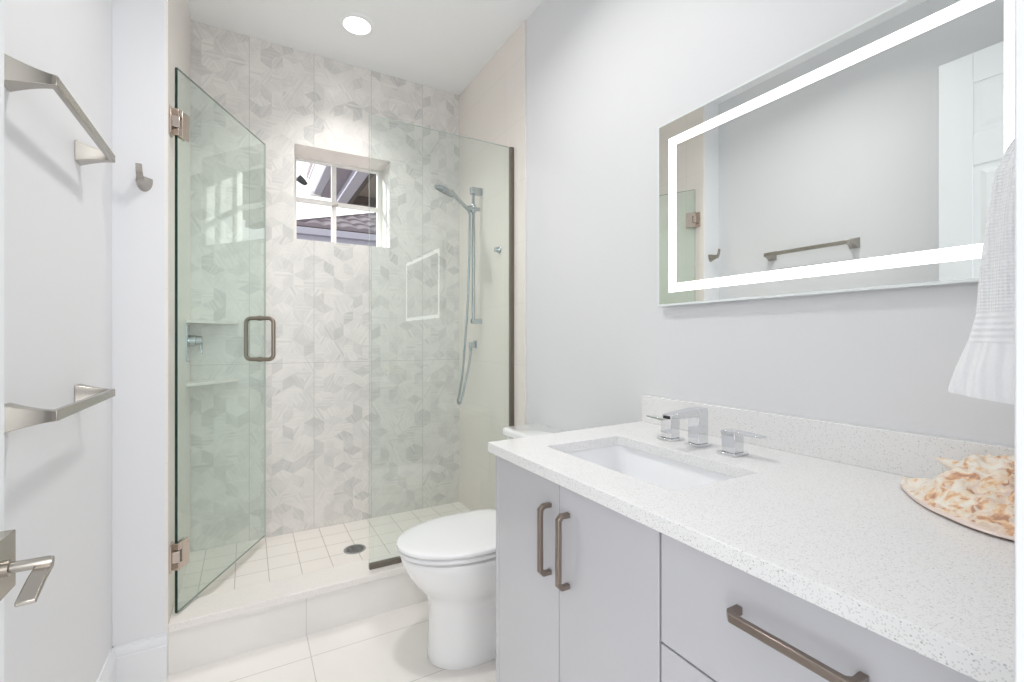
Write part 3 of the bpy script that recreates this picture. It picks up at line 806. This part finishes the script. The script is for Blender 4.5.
def slab_egg(name, xf, xb, hw, z0, z1, mat, dome=0.0, r=0.005):
    bm = bmesh.new()
    S = [(r, z0), (0, z0 + r), (0, z1 - r), (r * 0.35, z1 - r * 0.3), (r, z1)]
    if dome: S += [(0.03, z1 + dome * 0.6), (0.08, z1 + dome)]
    rings(bm, [egg(xf + i_, xb - i_, hw - i_, z, back=5.0) for i_, z in S])
    return finish(name, bm, mat, tl, autos=60)
slab_egg('seat', 0.466, 0.935, 0.184, 0.4115, 0.4265, M['seat'])
slab_egg('seat_lid', 0.464, 0.940, 0.186, 0.4310, 0.448, M['seat'], 0.004)
for s in (-1, 1): box('seat_hinge', 0.930, 0.962, s * 0.075 - 0.02, s * 0.075 + 0.02, 0.405, 0.455, M['seat'], tl, bevel=0.006)
# tank
bm = bmesh.new()
rings(bm, [[(x, y, z) for x, y in rrect(xa, XR - 0.012, -hw, hw, 0.035)] for xa, hw, z in ((1.01, 0.170, 0.395), (1.005, 0.176, 0.45), (0.995, 0.183, 0.60), (0.990, 0.187, 0.755))])
finish('tank', bm, M['china'], tl, autos=50)
bm = bmesh.new()
rings(bm, [[(x, y, z) for x, y in rrect(0.978 + e, XR - 0.006 - e, -0.196 + e, 0.196 - e, 0.030)] for e, z in ((0.006, 0.755), (0.0, 0.760), (0.0, 0.780), (0.003, 0.786), (0.010, 0.789))])
finish('tank_lid', bm, M['china'], tl, autos=50)
box('shelf_neck', 0.94, 1.14, -0.13, 0.13, 0.25, 0.396, M['china'], tl, bevel=0.02, seg=3)
lathe('flush_lever', [(0, 0), (0.011, 0), (0.011, -0.012), (0, -0.014)], (0.991, 0.13, 0.70), M['chrome'], tl, 'X', 20)

# ------------------------------------------------------------------ conch shell on the counter
lip = [(1.078, 0.402), (1.070, 0.400), (1.045, 0.386), (1.015, 0.367), (0.985, 0.345), (0.958, 0.318), (0.940, 0.293), (0.924, 0.268), (0.914, 0.243), (0.912, 0.217), (0.922, 0.185), (0.945, 0.155)]
lipp = catmull([Vector((x, y, 0)) for x, y in lip], 5)
bck = [(1.080, 0.402), (1.090, 0.398), (1.104, 0.384), (1.112, 0.366), (1.120, 0.345), (1.130, 0.318), (1.140, 0.288), (1.150, 0.255), (1.150, 0.225), (1.142, 0.198), (1.120, 0.170), (1.06, 0.145)]
bckp = catmull([Vector((x, y, 0)) for x, y in bck], 5)
nu = len(lipp); nv = 34
sh = thing('conch_shell', 'large cream and orange conch shell lying on the quartz countertop', 'shell', (0, 0, CT))
bm = bmesh.new(); top = []; bot = []
for i in range(nu):
    u = i / (nu - 1); rt = []; rb = []
    for j in range(nv):
        v = j / (nv - 1); p = lipp[i].lerp(bckp[i], v)
        s_ = (p - Vector((1.08, 0.405, 0))).dot(Vector((-0.35, -0.937, 0)))
        t_ = min(1, max(0, (s_ - 0.040) / 0.075)); Hh = 0.014 + 0.066 * t_ * t_ * (3 - 2 * t_) * (1 - max(0, s_ - 0.17) * 3.0)
        # lip flare low and concave, crest at v~.7, steep back
        if v < 0.72: f = (v / 0.72); prof = 0.20 * f + 0.80 * (math.sin(f * PI / 2) ** 1.25)
        else: f = (v - 0.72) / 0.28; prof = 1 - f ** 2.2
        z = 0.006 + Hh * prof
        P3 = Vector((p.x, p.y, z))
        kn = math.sin(u * 30.0) * 0.5 + 0.5
        if v > 0.45: z += 0.007 * t_ * kn ** 3 * math.sin(PI * min(1, (v - 0.45) / 0.5)) ** 2 * min(1, u * 3)
        z += 0.0085 * noise.fractal(P3 * 48, 1.0, 2.0, 4) * min(1, v * 6) * (1 - v ** 6)
        z += 0.003 * math.sin(u * 58 + v * 5) * math.sin(PI * v) * (1 - v)
        z = max(z, 0.0045)
        rt.append(bm.verts.new((p.x, p.y, z)))
        rb.append(bm.verts.new((p.x, p.y, 0.0015 + 0.006 * math.sin(PI * v) if 0 < j < nv - 1 else max(0.0025, z - 0.002))))
    top.append(rt); bot.append(rb)
for i in range(nu - 1):
    for j in range(nv - 1):
        f = bm.faces.new((top[i][j], top[i + 1][j], top[i + 1][j + 1], top[i][j + 1])); f.material_index = 1 if j < 1 else 0
        bm.faces.new((bot[i][j], bot[i][j + 1], bot[i + 1][j + 1], bot[i + 1][j])).material_index = 1
    bm.faces.new((top[i][0], bot[i][0], bot[i + 1][0], top[i + 1][0])).material_index = 1
    bm.faces.new((top[i][-1], top[i + 1][-1], bot[i + 1][-1], bot[i][-1]))
for i in (0, nu - 1):
    for j in range(nv - 1): bm.faces.new((top[i][j], top[i][j + 1], bot[i][j + 1], bot[i][j]))
finish('shell_body', bm, [M['shell'], M['lip']], sh, smooth=True)
# knobs along the shoulder
for (x, y, z, dx, dy, dz, r, L_) in ((1.088, 0.315, 0.052, -0.10, 0.95, 0.32, 0.015, 0.040), (1.092, 0.302, 0.068, 0.1, 0.5, 0.8, 0.014, 0.012), (1.095, 0.284, 0.074, 0.1, 0.3, 0.9, 0.014, 0.012),
                                    (1.095, 0.266, 0.076, 0.1, 0.2, 0.95, 0.014, 0.012), (1.095, 0.248, 0.078, 0.1, 0.0, 0.95, 0.015, 0.012), (1.05, 0.250, 0.074, -0.5, 0.1, 0.8, 0.011, 0.013), (1.01, 0.235, 0.066, -0.6, 0.1, 0.7, 0.011, 0.013),
                                    (1.055, 0.215, 0.076, -0.4, 0.0, 0.9, 0.011, 0.011), (0.985, 0.215, 0.055, -0.6, 0.0, 0.7, 0.011, 0.013)):
    dv = Vector((dx, dy, dz)).normalized(); p0 = Vector((x, y, z)) - dv * 0.012
    tube('knob', [p0 + dv * (L_ + 0.012) * t for t in (0, 0.3, 0.6, 0.85, 1.0)], [r, r * 0.9, r * 0.62, r * 0.34, 0.0015], M['shell'], sh, 12)

# ------------------------------------------------------------------ hand towel on a ring (entry wall, beside the mirror)
rg = thing('towel_ring', 'satin nickel towel ring on the entry wall holding the white towel', 'towel ring', (0.83, YE, 1.455))
lathe('mount', [(0, 0.0005), (0.026, 0.0005), (0.022, 0.012), (0.010, 0.030), (0.009, 0.060), (0, 0.062)], (0, 0, 0.07), M['nickel'], rg, 'Y', 24)
tube('ring', [(0.078 * math.cos(2 * PI * i / 40), 0.054, -0.0055 + 0.078 * math.sin(2 * PI * i / 40)) for i in range(40)], 0.005, M['nickel'], rg, 12, closed=True)
tw = thing('hand_towel', 'white waffle-weave hand towel hanging beside the lit mirror', 'towel')
NX = 0.715
tsec = [  # (height, near x, front/near slope, back y) of the gathered towel
    (1.455, 0.800, 0.178, 0.128), (1.450, 0.775, 0.196, 0.118), (1.432, 0.752, 0.215, 0.110), (1.408, 0.735, 0.232, 0.107), (1.390, 0.725, 0.2435, 0.106), (1.365, 0.718, 0.2555, 0.106),
    (1.315, 0.715, 0.2645, 0.106), (1.262, 0.715, 0.2720, 0.106), (1.210, 0.715, 0.2765, 0.106), (1.210, 0.715, 0.2760, 0.106), (1.176, 0.7155, 0.2860, 0.106), (1.176, 0.7155, 0.2865, 0.106), (1.145, 0.712, 0.3010, 0.106), (1.120, 0.712, 0.3095, 0.106), (1.114, 0.713, 0.3100, 0.106)]
def outline(z, xn, yf, yb, n=96):
    xf = 1.655 - xn; out = []
    cx, cy = (xn + xf) / 2, (yf + yb) / 2; hxx, hyy = (xf - xn) / 2, (yf - yb) / 2
    for i in range(n):
        a = 2 * PI * i / n; c, s = math.cos(a), math.sin(a); e = 2 / 5.0
        x = cx + hxx * math.copysign(abs(c) ** e, c); y = cy + hyy * math.copysign(abs(s) ** e, s)
        fr = (y - cy) / max(hyy, 1e-4)
        x += (0.0022 * math.sin(fr * 11 + 1.0) + 0.0012 * math.sin(fr * 23)) * (1 if c < 0 else -1) * abs(c)
        y += 0.003 * math.sin(x * 90) * s
        out.append((x, y, z))
    return out
def trow(z, xn, k, yb):
    lo, hi = yb + 0.01, 0.40                       # widen the fold until it reaches the wanted drape
    for _ in range(30):
        mid = (lo + hi) / 2
        if max(p[1] / p[0] for p in outline(z, xn, mid, yb)) < k: lo = mid
        else: hi = mid
    o_ = outline(z, xn, lo, yb)
    wl = 0.0 if z > 1.2 else (1.2 - z) * 2.0
    return [(x, y, zz + wl * (y - 0.2) * 0.8) for x, y, zz in o_]
prof = tsec
def tpart(name, rows, mat, cap=False):
    bm = bmesh.new(); rs = []
    for k in range(len(rows) - 1):
        a, b_ = rows[k], rows[k + 1]; st = 5
        for q in range(st): rs.append(trow(*[a[m_] + (b_[m_] - a[m_]) * q / st for m_ in range(4)]))
    rs.append(trow(*rows[-1])); rings(bm, rs)
    return finish(name, bm, mat, tw, smooth=True, autos=70)
tpart('towel_body', prof[:9], M['towel']); tpart('woven_band', prof[9:11], M['tband']); tpart('hem', prof[11:], M['them'])

# ------------------------------------------------------------------ outside the window
struct(box('ground', -6, 10, 3.05, 16, -0.3, -0.2, M['lawn']), 'pale paving outside')
er = thing('house_eave', 'lavender-trimmed roof eave with a brown soffit outside the window', 'roof', (0, 0, 0))
YF = 5.1
box('soffit', 0.90, 3.4, 3.0, YF, 2.665, 2.70, M['soffit'], er)
box('end_beam', 0.80, 3.4, YF - 0.12, YF, 2.575, 2.665, M['beam'], er)
box('inner_beam', 0.885, 0.940, 3.0, YF - 0.12, 2.575, 2.665, M['beam'], er)
box('header', 0.790, 0.885, 3.0, YF - 0.02, 2.56, 2.80, M['fascia'], er)
box('soffit_board', 0.655, 0.790, 3.0, YF, 2.63, 2.66, M['fascia2'], er)
prism('gutter', [(0.545, 2.80), (0.545, 2.735), (0.585, 2.650), (0.640, 2.635), (0.655, 2.635), (0.655, 2.80)], 'Y', 3.0, YF, M['fascia'], er, bevel=0.004)
box('gutter_lip', 0.535, 0.552, 3.0, YF + 0.004, 2.79, 2.815, M['vinyl'], er)
box('end_cap', 0.55, 0.775, YF - 0.03, YF + 0.01, 2.632, 2.672, M['vinyl'], er, bevel=0.004)
prism('roof_deck', [(0.53, 2.815), (3.4, 4.1), (3.4, 4.2), (0.53, 2.88)], 'Y', 3.0, YF + 0.05, M['clay'], er)
fl = thing('floodlight', 'small dark floodlight pointing off the far end of the eave', 'outdoor light', (0.485, 5.17, 2.79))
lathe('lamp_head', [(0, -0.055), (0.018, -0.052), (0.030, -0.02), (0.036, 0.03), (0.034, 0.045), (0, 0.045)], (0, 0, 0), M['black'], fl, 'Z', 20).rotation_euler = (0, math.radians(-52), 0)
tube('lamp_arm', [(0.03, 0, -0.01), (0.045, 0.0, -0.02), (0.05, 0.0, -0.03)], 0.008, M['black'], fl, 8)

lr = thing('lower_tile_roof', 'mauve barrel-tiled roof edge beyond the eave, seen through the window', 'roof', (0, 0, 0))
EY, EZ = 7.0, 2.752
bm = bmesh.new(); pitch = 0.235; tan = math.tan(math.radians(24.5))
nx_ = 150; X0_, X1_ = 0.30, 3.6
prevrows = []
for k in range(9):
    run0 = k * 0.30
    for e_, lift in ((0.0, 0.022), (0.30, 0.0)):
        row = []
        for i in range(nx_ + 1):
            x = X0_ + (X1_ - X0_) * i / nx_
            run = min(run0 + e_, max(0.0, (x - 0.55) * 0.95)); 
            z = EZ + run * tan + lift + 0.030 * abs(math.sin(PI * (x + 0.03 * k) / pitch)) ** 0.8
            row.append(bm.verts.new((x, EY + run, z)))
        prevrows.append(row)
base = [bm.verts.new((v.co.x, EY, EZ - 0.02)) for v in prevrows[0]]
prevrows.insert(0, base)
for a, b_ in zip(prevrows, prevrows[1:]):
    for i in range(nx_): bm.faces.new((a[i], a[i + 1], b_[i + 1], b_[i]))
finish('roof_tiles', bm, M['clay'], lr, autos=60)
box('drip_board', 0.40, 3.6, EY - 0.02, EY + 0.03, EZ - 0.055, EZ - 0.015, M['beam'], lr)
box('gutter', 0.42, 3.6, EY - 0.10, EY - 0.0, EZ - 0.14, EZ - 0.045, M['fascia'], lr, bevel=0.01)
box('fascia_board', 0.42, 3.6, EY - 0.03, EY + 0.03, EZ - 0.34, EZ - 0.13, M['fascia'], lr)
box('house_wall', 0.75, 3.6, EY + 0.35, EY + 3.0, -0.2, EZ - 0.2, M['stucco'], lr)
